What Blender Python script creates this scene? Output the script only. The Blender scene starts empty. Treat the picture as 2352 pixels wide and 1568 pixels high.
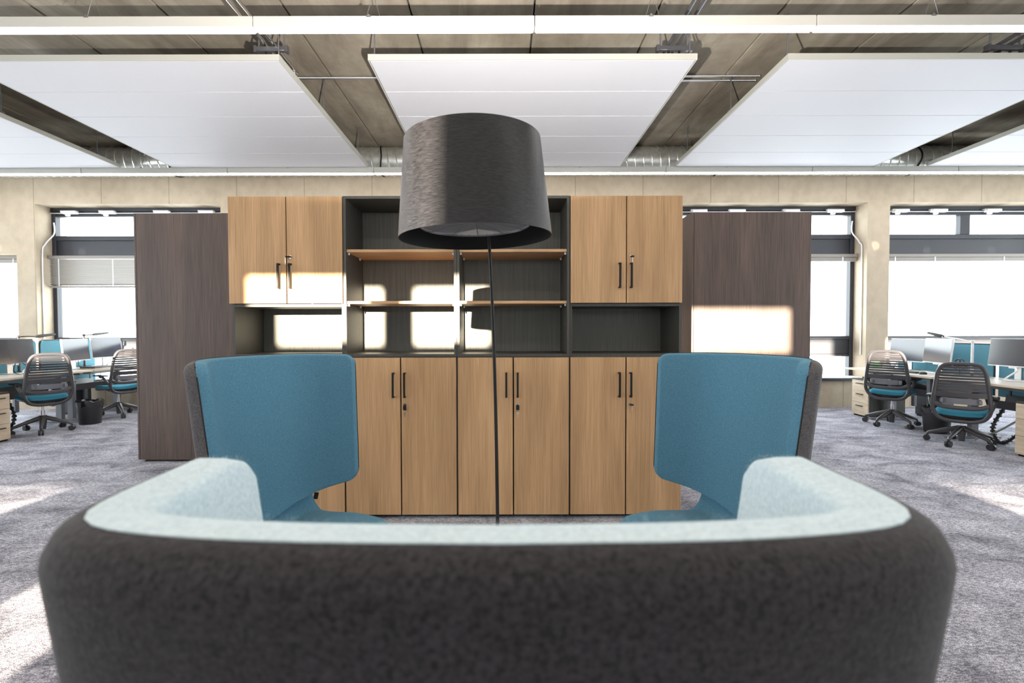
import bpy, bmesh, math, random
from mathutils import Vector, Matrix
random.seed(7)
C = bpy.context.scene.collection
SC = bpy.context.scene
R = math.radians

# ------------------------------------------------------------------ camera
cam = bpy.data.objects.new('camera', bpy.data.cameras.new('camera')); C.objects.link(cam)
EYE = 1.345
cam.data.sensor_width = 36.0
cam.data.lens = 36.0 * 1110.0 / 2352.0
cam.data.shift_x = 19.0 / 2352.0
cam.data.clip_start = 0.02
cam.matrix_world = Matrix.Translation((0, 0, EYE)) @ Matrix.Rotation(R(90 - 1.393), 4, 'X') @ Matrix.Rotation(R(-0.12), 4, 'Z')
cam.data.dof.use_dof = True
cam.data.dof.focus_distance = 2.9
cam.data.dof.aperture_fstop = 4.5
SC.camera = cam

# ------------------------------------------------------------------ world, sun, exposure
W = bpy.data.worlds.new('world'); SC.world = W; W.use_nodes = True
bg = W.node_tree.nodes['Background']
bg.inputs['Color'].default_value = (0.93, 0.96, 1.0, 1); bg.inputs['Strength'].default_value = 5.0
sun = bpy.data.objects.new('sun', bpy.data.lights.new('sun', 'SUN')); C.objects.link(sun)
sun.data.energy = 30.0; sun.data.angle = R(0.53); sun.data.color = (1.0, 0.86, 0.66)
SUN = Vector((0.021, 1.0, -0.11))
sun.rotation_euler = SUN.to_track_quat('-Z', 'Y').to_euler()
sun.location = (0, -4, 3)
SC.view_settings.view_transform = 'Standard'; SC.view_settings.look = 'None'
SC.view_settings.gamma = 1.0; SC.view_settings.use_curve_mapping = False
SC.view_settings.exposure = 1.12
LIGHT_STRIP = 10.0
LAMP_POWER = 750.0

# ------------------------------------------------------------------ materials
def srgb(r, g, b):
    f = lambda c: (c/255/12.92) if c/255 <= 0.04045 else ((c/255+0.055)/1.055)**2.4
    return (f(r), f(g), f(b))
def mk(name, col, rough=0.5, metal=0.0, col2=None, scale=(1, 1, 1), nscale=5.0, detail=4.0, lo=0.35, hi=0.65,
       bump=0.0, bscale=200.0, sheen=0.0, spec=0.5, emit=0.0, nrough=0.55, dist=0.0, extra=None, bdist=0.002):
    m = bpy.data.materials.new(name); m.use_nodes = True
    nt = m.node_tree; b = nt.nodes['Principled BSDF']; L = nt.links.new
    b.inputs['Base Color'].default_value = (*col, 1); b.inputs['Roughness'].default_value = rough
    b.inputs['Metallic'].default_value = metal; b.inputs['Specular IOR Level'].default_value = spec
    if sheen:
        b.inputs['Sheen Weight'].default_value = sheen; b.inputs['Sheen Roughness'].default_value = 0.5
        b.inputs['Sheen Tint'].default_value = (*[min(1, c*1.3+0.1) for c in col], 1)
    if emit:
        b.inputs['Emission Color'].default_value = (*col, 1); b.inputs['Emission Strength'].default_value = emit
    geo = None
    if col2 or bump:
        geo = nt.nodes.new('ShaderNodeNewGeometry')
    if col2:
        mp = nt.nodes.new('ShaderNodeMapping'); mp.inputs['Scale'].default_value = scale
        n = nt.nodes.new('ShaderNodeTexNoise'); n.inputs['Scale'].default_value = nscale
        n.inputs['Detail'].default_value = detail; n.inputs['Roughness'].default_value = nrough
        n.inputs['Distortion'].default_value = dist
        cr = nt.nodes.new('ShaderNodeValToRGB'); e = cr.color_ramp.elements
        e[0].position = lo; e[0].color = (*col, 1); e[1].position = hi; e[1].color = (*col2, 1)
        L(geo.outputs['Position'], mp.inputs['Vector']); L(mp.outputs['Vector'], n.inputs['Vector'])
        L(n.outputs['Fac'], cr.inputs['Fac'])
        out = cr.outputs['Color']
        for ex in (extra or []):
            mp2 = nt.nodes.new('ShaderNodeMapping'); mp2.inputs['Scale'].default_value = ex['scale']
            n2 = nt.nodes.new('ShaderNodeTexNoise'); n2.inputs['Scale'].default_value = ex['nscale']
            n2.inputs['Detail'].default_value = ex.get('detail', 3.0)
            cr2 = nt.nodes.new('ShaderNodeValToRGB'); e2 = cr2.color_ramp.elements
            e2[0].position = ex.get('lo', .35); e2[0].color = (*ex['a'], 1)
            e2[1].position = ex.get('hi', .65); e2[1].color = (*ex['b'], 1)
            mx = nt.nodes.new('ShaderNodeMix'); mx.data_type = 'RGBA'; mx.blend_type = 'MULTIPLY'
            mx.inputs['Factor'].default_value = ex.get('fac', 1.0)
            L(geo.outputs['Position'], mp2.inputs['Vector']); L(mp2.outputs['Vector'], n2.inputs['Vector'])
            L(n2.outputs['Fac'], cr2.inputs['Fac'])
            L(out, mx.inputs['A']); L(cr2.outputs['Color'], mx.inputs['B'])
            out = mx.outputs['Result']
        L(out, b.inputs['Base Color'])
    if bump:
        nb = nt.nodes.new('ShaderNodeTexNoise'); nb.inputs['Scale'].default_value = bscale; nb.inputs['Detail'].default_value = 3
        bp = nt.nodes.new('ShaderNodeBump'); bp.inputs['Strength'].default_value = bump; bp.inputs['Distance'].default_value = bdist
        L(geo.outputs['Position'], nb.inputs['Vector']); L(nb.outputs['Fac'], bp.inputs['Height']); L(bp.outputs['Normal'], b.inputs['Normal'])
    return m
M = {}
M['carpet'] = mk('carpet', (0.21, 0.21, 0.245), 0.95, col2=(0.54, 0.54, 0.60), scale=(1.0, 1.6, 1), nscale=2.4, detail=10, lo=.36, hi=.60, nrough=.72, dist=.6,
                 bump=0.8, bscale=260, bdist=0.004, spec=0.1,
                 extra=[dict(scale=(1, 1.5, 1), nscale=170, a=(.40, .40, .42), b=(1.3, 1.3, 1.3), lo=.38, hi=.6), dict(scale=(1, 2.2, 1), nscale=40, a=(.60, .60, .64), b=(1.22, 1.22, 1.22), detail=7, lo=.4, hi=.6)])
M['ceil'] = mk('ceiling_concrete', (0.155, 0.130, 0.100), 0.85, col2=(0.37, 0.335, 0.275), scale=(2.2, 0.5, 1), nscale=1.3, detail=8, lo=.28, hi=.74, nrough=.6, dist=.8,
               bump=0.25, bscale=40, extra=[dict(scale=(1, 1, 1), nscale=0.8, a=(.72, .69, .66), b=(1.15, 1.15, 1.13), detail=6), dict(scale=(1, 1, 1), nscale=9, a=(.93, .92, .9), b=(1.04, 1.04, 1.04), detail=6)])
M['wall'] = mk('wall_concrete', (0.40, 0.325, 0.24), 0.85, col2=(0.50, 0.42, 0.32), scale=(1.0, 1, 0.8), nscale=0.9, detail=8, lo=.3, hi=.7, nrough=.6, dist=.5,
               bump=0.2, bscale=60, extra=[dict(scale=(1.2, 1, 1), nscale=6, a=(.93, .92, .91), b=(1.04, 1.04, 1.04), detail=7)])
M['wallplain'] = mk('wall_render', (0.40, 0.38, 0.35), 0.9, col2=(0.45, 0.43, 0.40), nscale=2)
M['oak'] = mk('oak_veneer', (0.345, 0.208, 0.108), 0.5, col2=(0.49, 0.315, 0.172), scale=(55, 55, 1.1), nscale=3.0, detail=5, lo=.3, hi=.7, nrough=.6,
              extra=[dict(scale=(6, 6, .5), nscale=1.4, a=(.86, .83, .79), b=(1.1, 1.08, 1.06), detail=3)], spec=0.35)
M['oakh'] = mk('oak_shelf', (0.36, 0.21, 0.11), 0.5, col2=(0.50, 0.32, 0.18), scale=(1.2, 40, 40), nscale=3.0, detail=4, spec=0.35)
M['maple'] = mk('light_wood_laminate', (0.55, 0.45, 0.33), 0.45, col2=(0.68, 0.58, 0.45), scale=(20, 2, 20), nscale=2.5, spec=0.4)
M['desktop'] = mk('desk_laminate', (0.56, 0.52, 0.47), 0.4, col2=(0.66, 0.62, 0.56), scale=(25, 1.5, 20), nscale=2.5, spec=0.4)
M['walnut'] = mk('dark_walnut', (0.050, 0.033, 0.028), 0.5, col2=(0.105, 0.072, 0.060), scale=(38, 38, 1.0), nscale=2.6, detail=5, lo=.3, hi=.7, spec=0.4,
                 extra=[dict(scale=(5, 5, .4), nscale=1.2, a=(.8, .8, .8), b=(1.15, 1.12, 1.1))])
M['carcass'] = mk('carcass_grey', (0.042, 0.040, 0.036), 0.5, col2=(0.058, 0.056, 0.050), scale=(60, 60, 1), nscale=3, spec=0.4)
M['carcassback'] = mk('carcass_back', (0.10, 0.10, 0.088), 0.5, col2=(0.14, 0.138, 0.122), scale=(60, 60, 1), nscale=3, spec=0.4)
M['black'] = mk('black_metal', (0.010, 0.009, 0.009), 0.55, spec=0.25)
M['blackplastic'] = mk('black_plastic', (0.022, 0.022, 0.026), 0.35)
M['charplastic'] = mk('charcoal_plastic', (0.055, 0.053, 0.06), 0.32)
M['anth'] = mk('anthracite_frame', (0.028, 0.030, 0.040), 0.45)
M['chrome'] = mk('chrome', (0.75, 0.75, 0.77), 0.18, 1.0)
M['alu'] = mk('brushed_aluminium', (0.60, 0.60, 0.60), 0.35, 1.0)
M['zinc'] = mk('galvanised_steel', (0.55, 0.57, 0.55), 0.30, 0.75, col2=(0.75, 0.76, 0.73), nscale=12, detail=3)
M['rod'] = mk('threaded_steel', (0.22, 0.22, 0.23), 0.45, 0.8)
M['white'] = mk('white_coat', (0.80, 0.80, 0.82), 0.5)
M['sail'] = mk('sail_white', (0.47, 0.47, 0.505), 0.6, spec=0.3)
M['housing'] = mk('lamp_housing', (0.38, 0.37, 0.345), 0.5)
M['sailedge'] = mk('sail_edge', (0.36, 0.355, 0.32), 0.6)
M['slat'] = mk('blind_slat', (0.27, 0.245, 0.225), 0.5)
M['whiteplastic'] = mk('white_plastic', (0.80, 0.80, 0.82), 0.35)
M['felt_blue'] = mk('felt_blue', (0.066, 0.168, 0.245), 0.95, col2=(0.092, 0.214, 0.303), nscale=160, detail=4, bump=0.35, bscale=420, bdist=0.001, sheen=0.35, spec=0.1)
M['felt_aqua'] = mk('felt_aqua', (0.42, 0.515, 0.565), 0.95, col2=(0.545, 0.635, 0.68), nscale=210, detail=5, bump=0.5, bscale=500, bdist=0.001, sheen=0.4, spec=0.1)
M['felt_char'] = mk('felt_charcoal', (0.012, 0.0112, 0.0122), 0.95, col2=(0.048, 0.044, 0.048), nscale=230, detail=5, lo=.3, hi=.74, bump=0.6, bscale=330, bdist=0.0015, sheen=1.0, spec=0.1)
M['felt_grey'] = mk('felt_grey', (0.060, 0.057, 0.060), 0.95, col2=(0.115, 0.11, 0.115), nscale=230, detail=5, bump=0.4, bscale=420, bdist=0.001, sheen=0.3, spec=0.1)
M['teal'] = mk('teal_fabric', (0.035, 0.20, 0.29), 0.9, col2=(0.05, 0.25, 0.345), nscale=300, sheen=0.3, spec=0.1)
M['screenfab'] = mk('screen_fabric', (0.11, 0.29, 0.38), 0.9, col2=(0.14, 0.34, 0.43), nscale=200, spec=0.15)
M['screen'] = mk('monitor_glass', (0.020, 0.026, 0.045), 0.16, spec=0.9)
M['greyplastic'] = mk('grey_plastic', (0.16, 0.165, 0.19), 0.5)
M['shade'] = mk('lampshade_weave', (0.003, 0.0028, 0.0033), 0.40, col2=(0.020, 0.0187, 0.0215), scale=(22, 22, 300), nscale=2.2, detail=5, lo=.4, hi=.66, bump=0.6, bscale=250, bdist=0.001, spec=0.4)
M['shadein'] = mk('lampshade_inside', (0.004, 0.004, 0.0045), 0.6, spec=0.2)
M['diffuser'] = mk('lamp_diffuser', (0.55, 0.52, 0.49), 0.4)
M['green'] = mk('green_plastic', (0.12, 0.42, 0.10), 0.5)
M['yellow'] = mk('yellow_paper', (0.75, 0.70, 0.05), 0.6)
M['binbag'] = mk('bin_liner', (0.02, 0.02, 0.022), 0.2, spec=0.7)
M['glow'] = mk('light_diffuser', (1.0, 0.97, 0.97), 0.5, emit=LIGHT_STRIP)
M['brass'] = mk('key_metal', (0.70, 0.64, 0.52), 0.3, 1.0)
# window glass: clear pane with a Fresnel reflection
g = bpy.data.materials.new('window_glass'); g.use_nodes = True; nt = g.node_tree; nt.nodes.clear()
o_ = nt.nodes.new('ShaderNodeOutputMaterial'); mxs = nt.nodes.new('ShaderNodeMixShader'); tr = nt.nodes.new('ShaderNodeBsdfTransparent')
gl = nt.nodes.new('ShaderNodeBsdfGlossy'); lw = nt.nodes.new('ShaderNodeLayerWeight'); lw.inputs['Blend'].default_value = 0.5
pw = nt.nodes.new('ShaderNodeMath'); pw.operation = 'POWER'; pw.inputs[1].default_value = 5.0; nt.links.new(lw.outputs['Facing'], pw.inputs[0])
fr = nt.nodes.new('ShaderNodeMath'); fr.operation = 'MULTIPLY_ADD'; fr.inputs[1].default_value = 0.9; fr.inputs[2].default_value = 0.04; nt.links.new(pw.outputs[0], fr.inputs[0])
tr.inputs['Color'].default_value = (.94, .97, .96, 1); gl.inputs['Roughness'].default_value = 0.02
nt.links.new(fr.outputs[0], mxs.inputs[0]); nt.links.new(tr.outputs[0], mxs.inputs[1]); nt.links.new(gl.outputs[0], mxs.inputs[2]); nt.links.new(mxs.outputs[0], o_.inputs[0])
M['glass'] = g
# formwork joints of the concrete wall: faint vertical lines every 1.155 m
def add_joint_lines(m, x0, step, width, dark):
    nt = m.node_tree; L = nt.links.new; b = nt.nodes['Principled BSDF']
    src = b.inputs['Base Color'].links[0].from_socket
    geo = nt.nodes.new('ShaderNodeNewGeometry'); sp = nt.nodes.new('ShaderNodeSeparateXYZ'); L(geo.outputs['Position'], sp.inputs[0])
    a = nt.nodes.new('ShaderNodeMath'); a.operation = 'SUBTRACT'; a.inputs[1].default_value = x0; L(sp.outputs['X'], a.inputs[0])
    d = nt.nodes.new('ShaderNodeMath'); d.operation = 'MULTIPLY'; d.inputs[1].default_value = 1/step; L(a.outputs[0], d.inputs[0])
    f = nt.nodes.new('ShaderNodeMath'); f.operation = 'FRACT'; L(d.outputs[0], f.inputs[0])
    c = nt.nodes.new('ShaderNodeMath'); c.operation = 'LESS_THAN'; c.inputs[1].default_value = width/step; L(f.outputs[0], c.inputs[0])
    k = nt.nodes.new('ShaderNodeMath'); k.operation = 'MULTIPLY'; k.inputs[1].default_value = dark; L(c.outputs[0], k.inputs[0])
    mx = nt.nodes.new('ShaderNodeMix'); mx.data_type = 'RGBA'; mx.blend_type = 'MULTIPLY'
    L(k.outputs[0], mx.inputs['Factor']); L(src, mx.inputs['A']); mx.inputs['B'].default_value = (.45, .36, .26, 1)
    L(mx.outputs['Result'], b.inputs['Base Color'])
add_joint_lines(M['wall'], 1.22, 1.155, 0.012, 0.6)

# ------------------------------------------------------------------ mesh helpers
class MB:
    def __init__(self): self.v = []; self.f = []
    def add(self, vs, fs):
        o = len(self.v); self.v += [tuple(p) for p in vs]; self.f += [tuple(i+o for i in q) for q in fs]; return self
    def box(self, x0, y0, z0, x1, y1, z1, b=0.0, seg=1):
        x0, x1 = sorted((x0, x1)); y0, y1 = sorted((y0, y1)); z0, z1 = sorted((z0, z1))
        vs = [(x0, y0, z0), (x1, y0, z0), (x1, y1, z0), (x0, y1, z0), (x0, y0, z1), (x1, y0, z1), (x1, y1, z1), (x0, y1, z1)]
        fs = [(0, 3, 2, 1), (4, 5, 6, 7), (0, 1, 5, 4), (1, 2, 6, 5), (2, 3, 7, 6), (3, 0, 4, 7)]
        if b > 0:
            bm = bmesh.new(); bv = [bm.verts.new(p) for p in vs]
            for q in fs: bm.faces.new([bv[i] for i in q])
            bmesh.ops.bevel(bm, geom=list(bm.edges), offset=b, segments=seg, affect='EDGES', profile=0.5)
            bm.verts.index_update()
            self.add([p.co[:] for p in bm.verts], [tuple(x.index for x in q.verts) for q in bm.faces]); bm.free()
            return self
        return self.add(vs, fs)
    def tube(self, pts, r, n=8, closed=False, r2=None, up=None):
        P = [Vector(p) for p in pts]; m = len(P); rs = r if isinstance(r, (list, tuple)) else [r]*m
        rings = []; prev = None
        for i in range(m):
            if closed: t = (P[(i+1) % m]-P[i-1])
            else: t = P[min(i+1, m-1)]-P[max(i-1, 0)]
            t.normalize()
            ref = Vector(up) if up else (prev if prev else (Vector((0, 0, 1)) if abs(t.z) < .9 else Vector((1, 0, 0))))
            a = ref - t*ref.dot(t)
            if a.length < 1e-4: a = t.orthogonal()
            a.normalize(); bq = t.cross(a)
            if not up: prev = a
            k = (r2/r if (r2 and not isinstance(r, (list, tuple))) else 1.0)
            rings.append([P[i]+a*rs[i]*k*math.cos(2*math.pi*j/n)+bq*rs[i]*math.sin(2*math.pi*j/n) for j in range(n)])
        vs = [p for q in rings for p in q]; fs = []
        for i in range(m if closed else m-1):
            for j in range(n):
                a0 = i*n+j; a1 = i*n+(j+1) % n; b0 = ((i+1) % m)*n+j; b1 = ((i+1) % m)*n+(j+1) % n
                fs.append((a0, a1, b1, b0))
        if not closed:
            fs.append(tuple(range(n-1, -1, -1))); fs.append(tuple((m-1)*n+j for j in range(n)))
        return self.add(vs, fs)
    def cyl(self, p0, p1, r0, r1=None, n=16):
        return self.tube([p0, p1], [r0, r0 if r1 is None else r1], n)
    def lathe(self, prof, n=32, c=(0, 0, 0), close=False):
        vs = []; fs = []; m = len(prof)
        for (r, z) in prof:
            for j in range(n):
                a = 2*math.pi*j/n; vs.append((c[0]+r*math.cos(a), c[1]+r*math.sin(a), c[2]+z))
        for i in range(m if close else m-1):
            i2 = (i+1) % m
            for j in range(n):
                fs.append((i*n+j, i*n+(j+1) % n, i2*n+(j+1) % n, i2*n+j))
        if not close:
            if prof[0][0] > 1e-5: fs.append(tuple(range(n-1, -1, -1)))
            if prof[-1][0] > 1e-5: fs.append(tuple((m-1)*n+j for j in range(n)))
        return self.add(vs, fs)
    def ball(self, c, r, n=12, sq=1.0):
        prof = [(max(1e-6, r*math.sin(math.pi*i/8)), -r*sq*math.cos(math.pi*i/8)) for i in range(9)]
        return self.lathe(prof, n, c)
    def prism(self, poly, axis, a0, a1):
        # polygon in the two other axes, extruded along axis
        def mkp(p, a): return {'x': (a, p[0], p[1]), 'y': (p[0], a, p[1]), 'z': (p[0], p[1], a)}[axis]
        n = len(poly); vs = [mkp(p, a0) for p in poly]+[mkp(p, a1) for p in poly]
        fs = [tuple(range(n)), tuple(range(2*n-1, n-1, -1))]+[(i, n+i, n+(i+1) % n, (i+1) % n) for i in range(n)]
        return self.add(vs, fs)
    def slab(self, S, nu, nv, T, edge, side=1):
        # S(i/nu, j/nv) -> (point, normal, distance to border); closed pad on one side of a surface
        fr = []; bk = []
        for i in range(nu+1):
            u = .5-.5*math.cos(math.pi*i/nu)
            for j in range(nv+1):
                v = .5-.5*math.cos(math.pi*j/nv)
                p, n, d = S(u, v)
                k = 1.0 if d >= edge else math.sqrt(max(0, 1-((edge-d)/edge)**2))
                fr.append(p+n*(T*k*side)); bk.append(p)
        fs = []; N = nv+1; K = len(fr)
        for i in range(nu):
            for j in range(nv):
                q = (i*N+j, (i+1)*N+j, (i+1)*N+j+1, i*N+j+1)
                fs.append(q); fs.append(tuple(K+x for x in reversed(q)))
        return self.add(fr+bk, fs)
    def build(self, name, mat, parent=None, smooth=40, weld=False, loc=None, rot=None):
        me = bpy.data.meshes.new(name); me.from_pydata(self.v, [], self.f); me.update()
        bm = bmesh.new(); bm.from_mesh(me)
        if weld: bmesh.ops.remove_doubles(bm, verts=bm.verts, dist=1e-5)
        bmesh.ops.recalc_face_normals(bm, faces=bm.faces); bm.to_mesh(me); bm.free()
        me.materials.append(M[mat] if isinstance(mat, str) else mat)
        if smooth:
            me.polygons.foreach_set('use_smooth', [True]*len(me.polygons)); me.set_sharp_from_angle(angle=R(smooth))
        ob = bpy.data.objects.new(name, me); C.objects.link(ob)
        if parent: ob.parent = parent
        if loc: ob.location = loc
        if rot: ob.rotation_euler = rot
        return ob
def tag(o, label, cat, group=None):
    o['label'] = label; o['category'] = cat
    if group: o['group'] = group
    return o
def thing(name, label, cat, loc=(0, 0, 0), rz=0.0, group=None):
    o = bpy.data.objects.new(name, None); C.objects.link(o); o.location = loc; o.rotation_euler = (0, 0, rz)
    o.empty_display_size = 0.1
    return tag(o, label, cat, group)
def struct(o): o['kind'] = 'structure'; return o
def copy_part(ob, parent=None, loc=None, rot=None):
    c = ob.copy(); C.objects.link(c); c.parent = parent
    if loc is not None: c.location = loc
    if rot is not None: c.rotation_euler = rot
    return c
def copy_tree(o, label=None, loc=None, rz=None):
    r = copy_part(o)
    if label: r['label'] = label
    if loc is not None: r.location = loc
    if rz is not None: r.rotation_euler = (0, 0, rz)
    for ch in list(o.children):
        c = copy_part(ch, r)
        for gch in list(ch.children): copy_part(gch, c)
    return r
def catmull(pts, n=8, closed=False):
    P = [Vector(p) for p in pts]; m = len(P); out = []
    rng = range(m) if closed else range(m-1)
    for i in rng:
        if closed: p0, p1, p2, p3 = P[i-1], P[i], P[(i+1) % m], P[(i+2) % m]
        else: p0, p1, p2, p3 = P[max(i-1, 0)], P[i], P[i+1], P[min(i+2, m-1)]
        for k in range(n):
            t = k/n
            out.append(0.5*((2*p1)+(-p0+p2)*t+(2*p0-5*p1+4*p2-p3)*t*t+(-p0+3*p1-3*p2+p3)*t**3))
    if not closed: out.append(P[-1])
    return out

# ================================================================== the room
XL, XR, YB, YF, H = -10.2, 10.8, -6.0, 8.3, 4.32
WY = 8.6                                        # plane of the window frames
struct(MB().box(XL-.3, YB-.3, -.2, XR+.3, YF+.9, 0).build('floor', 'carpet', smooth=0))
ceil = struct(MB().box(XL-.3, YB-.3, H+.10, XR+.3, YF+.9, H+.3).build('ceiling', 'ceil', smooth=0))
step = 1.155; xs = [0.29+step*k for k in range(-10, 11)]
xs = [x for x in xs if XL < x < XR]; xs = [XL]+xs+[XR]
for a, b in zip(xs[:-1], xs[1:]):
    if b-a < .1: continue
    MB().box(a+.008, YB, H, b-.008, YF+.6, H+.11, .006).build('concrete_plank', 'ceil', ceil, smooth=0)
# front wall with window bays
bays = [(-10.0, -8.33, .46, 2.66), (-8.0, -4.83, .46, 3.505), (3.06, 6.22, .46, 3.505), (6.60, 9.75, .46, 3.505)]
def wall_with_openings(mb, x0, x1, y0, y1, z0, z1, ops):
    xs = sorted({x0, x1, *[o[0] for o in ops], *[o[1] for o in ops]})
    for a, b in zip(xs[:-1], xs[1:]):
        m = (a+b)/2; cuts = sorted([(o[2], o[3]) for o in ops if o[0] <= m <= o[1]])
        z = z0
        for (c, d) in cuts:
            if c > z: mb.box(a, y0, z, b, y1, c)
            z = max(z, d)
        if z < z1: mb.box(a, y0, z, b, y1, z1)
    return mb
struct(wall_with_openings(MB(), XL-.3, XR+.3, YF, YF+.6, 0, H, bays).build('wall_front', 'wall', smooth=0))
added_side_bays = [(-5.4, -2.2), (-1.8, 1.4), (1.8, 5.0), (5.4, 7.9)]  # unseen window bays, added to bring in more daylight from the sides
for nm, xa, xb in (('wall_left', XL-.3, XL), ('wall_right', XR, XR+.3)):
    mb = wall_with_openings(MB(), YB, YF, 0, .3, 0, H, [(a, b, .5, 3.5) for a, b in added_side_bays])
    mb.v = [(xa+y, x, z) for x, y, z in mb.v]
    struct(mb.build(nm, 'wall', smooth=0))
wn = 5
for xw in (XL-.15, XR+.15):  # frames and panes of the added side windows, out of view
    for a, b in added_side_bays:
        w = bpy.data.objects.new('window_%d' % wn, None); C.objects.link(w); w.location = (xw, (a+b)/2, .5); w['kind'] = 'structure'; wn += 1
        hw = (b-a)/2
        for q in ((-hw, 0, -hw+.07, 3), (hw-.07, 0, hw, 3), (-.05, 0, .05, 3), (-hw+.07, 0, hw-.07, .07), (-hw+.07, 2.93, hw-.07, 3), (-hw+.07, 2.2, hw-.07, 2.4)):
            MB().box(-.04, q[0], q[1], .04, q[2], q[3]).build('frame_bar', 'anth', w, 0)
        for q in ((-hw+.07, -.05), (.05, hw-.07)):
            MB().box(-.005, q[0], .07, .005, q[1], 2.2).build('pane', 'glass', w, 0); MB().box(-.005, q[0], 2.4, .005, q[1], 2.93).build('pane', 'glass', w, 0)
zt0, zt1 = 2.31, 2.78
back_ops = [(-2.0, -1.17, zt0, zt1), (-.91, -.33, zt0, zt1), (1.45, 2.68, zt0, zt1), (-8.5, -4.6, zt0, zt1), (4.4, 5.55, zt0, zt1), (6.3, 8.5, zt0, zt1),
            (-2.65, -2.1, .75, 1.13), (-6.2, -3.9, .75, 1.13), (3.55, 6.2, .75, 1.13)]
struct(wall_with_openings(MB(), XL-.3, XR+.3, YB-.3, YB, 0, H, back_ops).build('wall_back', 'wallplain', smooth=0))

def window(n, x0, x1, zh, transom=True, mull=True):
    w = bpy.data.objects.new('window_%d' % n, None); C.objects.link(w); w.location = ((x0+x1)/2, WY, .46); w['kind'] = 'structure'
    ox, oy, oz = w.location
    B = lambda a, y0, c, d, y1, f, bb=.004: MB().box(a-ox, y0-oy, c-oz, d-ox, y1-oy, f-oz, bb)
    fy0, fy1 = WY, WY+.10
    xm = (x0+x1)/2
    B(x0, fy0, .44, x0+.07, fy1, zh).build('jamb', 'anth', w, 0); B(x1-.07, fy0, .44, x1, fy1, zh).build('jamb', 'anth', w, 0)
    if transom:
        B(x0, fy0-.02, 3.44, x1, fy1, zh).build('head_frame', 'anth', w, 0)
        B(x0+.07, fy0+.01, 3.36, x1-.07, fy1, 3.44).build('transom_rail', 'anth', w, 0)
        B(x0+.07, fy0+.01, 2.94, x1-.07, fy1, 3.02).build('transom_rail', 'anth', w, 0)
        B(x0+.07, fy0+.03, 2.66, x1-.07, fy1, 2.94).build('spandrel_panel', 'anth', w, 0)
        if mull: B(xm-.085, fy0, 3.02, xm+.085, fy1, 3.36).build('mullion', 'anth', w, 0)
        ztop = 2.66
        for (a, b) in (((x0+.07, xm-.085), (xm+.085, x1-.07)) if mull else ((x0+.07, x1-.07),)):
            B(a, fy0+.05, 3.02, b, fy0+.062, 3.36, 0).build('pane', 'glass', w, 0)
    else:
        B(x0, fy0, zh-.05, x1, fy1, zh).build('head_frame', 'anth', w, 0); ztop = zh-.05
    B(x0+.07, fy0+.05, 1.22, x1-.07, fy0+.062, ztop, 0).build('pane', 'glass', w, 0)
    B(x0+.07, fy0, 1.16, x1-.07, fy1, 1.22).build('cross_rail', 'anth', w, 0)
    B(x0+.07, fy0+.02, .90, x1-.07, fy1, 1.16).build('spandrel_panel', 'anth', w, 0)
    B(x0+.07, fy0, .86, x1-.07, fy1, .90).build('cross_rail', 'anth', w, 0)
    B(x0+.07, fy0+.05, .50, x1-.07, fy0+.062, .86, 0).build('pane', 'glass', w, 0)
    B(x0+.07, fy0, .46, x1-.07, fy1, .50).build('sill_frame', 'anth', w, 0)
    return w
window(1, *bays[0][:2], bays[0][3], transom=False)
window(2, *bays[1][:2], bays[1][3])
window(3, *bays[2][:2], bays[2][3])
window(4, *bays[3][:2], bays[3][3])

# window openers (white actuators on a rail under the window heads)
def opener(x0, x1, where):
    t = thing('window_opener', 'white rail with chain actuators along the head of %s' % where, 'window opener', ((x0+x1)/2, WY, 3.40), group='window opener rails')
    cx = (x0+x1)/2
    MB().box(x0-cx, -.035, .005, x1-cx, -.02, .02, .003).build('rail', 'white', t)
    m = MB().box(-.13, -.10, -.005, .13, -.02, .045, .006).box(-.15, -.08, .03, .12, -.02, .05)
    a = m.build('actuator', 'white', t, loc=(x0-cx+.38, 0, 0)); MB().box(-.08, -.07, -.04, -.01, -.025, -.005, .006).build('bracket', 'whiteplastic', a)
    for dx in (1.05, (x1-x0)/2+.42, x1-x0-.38):
        b = copy_part(a, t, (x0-cx+dx, 0, 0)); copy_part(a.children[0], b)
opener(bays[1][0], bays[1][1], 'the window left of the dark cabinet')
opener(bays[2][0], bays[2][1], 'the window behind the right dark cabinet')
opener(bays[3][0], bays[3][1], 'the window at the right edge')

# venetian blinds
def blind(x0, x1, drop, lab, nsl):
    cx = (x0+x1)/2
    t = thing('venetian_blind', lab, 'blind', (cx, WY-.06, 2.66))
    MB().box(x0-cx, -.035, -.055, x1-cx, .03, 0, .004).build('headrail', 'slat', t)
    hw = (x1-x0)/2-.01
    if nsl:
        s0 = None; pitch = (drop-.10)/nsl
        for k in range(nsl):
            z = -.075-pitch*k
            if s0 is None:
                s0 = MB().prism([(-.022, .012), (-.004, .006), (.022, -.010), (.020, -.013), (-.006, .003), (-.024, .009)], 'x', -hw, hw).build('slat', 'slat', t)
                s0.location = (0, 0, z)
            else: copy_part(s0, t, (0, 0, z))
        MB().box(-hw, -.025, -drop, hw, .025, -drop+.03, .004).build('bottom_rail', 'slat', t)
        for dx in (-hw+.17, -hw+1.12, hw-1.12, hw-.17):
            MB().box(dx-.008, -.028, -drop+.02, dx+.008, -.026, -.05).build('ladder_tape', 'white', t)
    else:
        MB().box(-hw, -.03, -.125, hw, .03, -.06, .004).build('slat_stack', 'slat', t)
        for dx in (-hw+.25, -hw+.95, hw-.95, hw-.25):
            MB().box(dx-.01, -.034, -.13, dx+.01, -.03, -.05).build('ladder_tape', 'white', t)
blind(-7.99, -4.84, .56, 'half lowered slatted venetian blind in the left window', 16)
blind(3.07, 6.21, .13, 'raised venetian blind above the window behind the right dark cabinet', 0)
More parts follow.
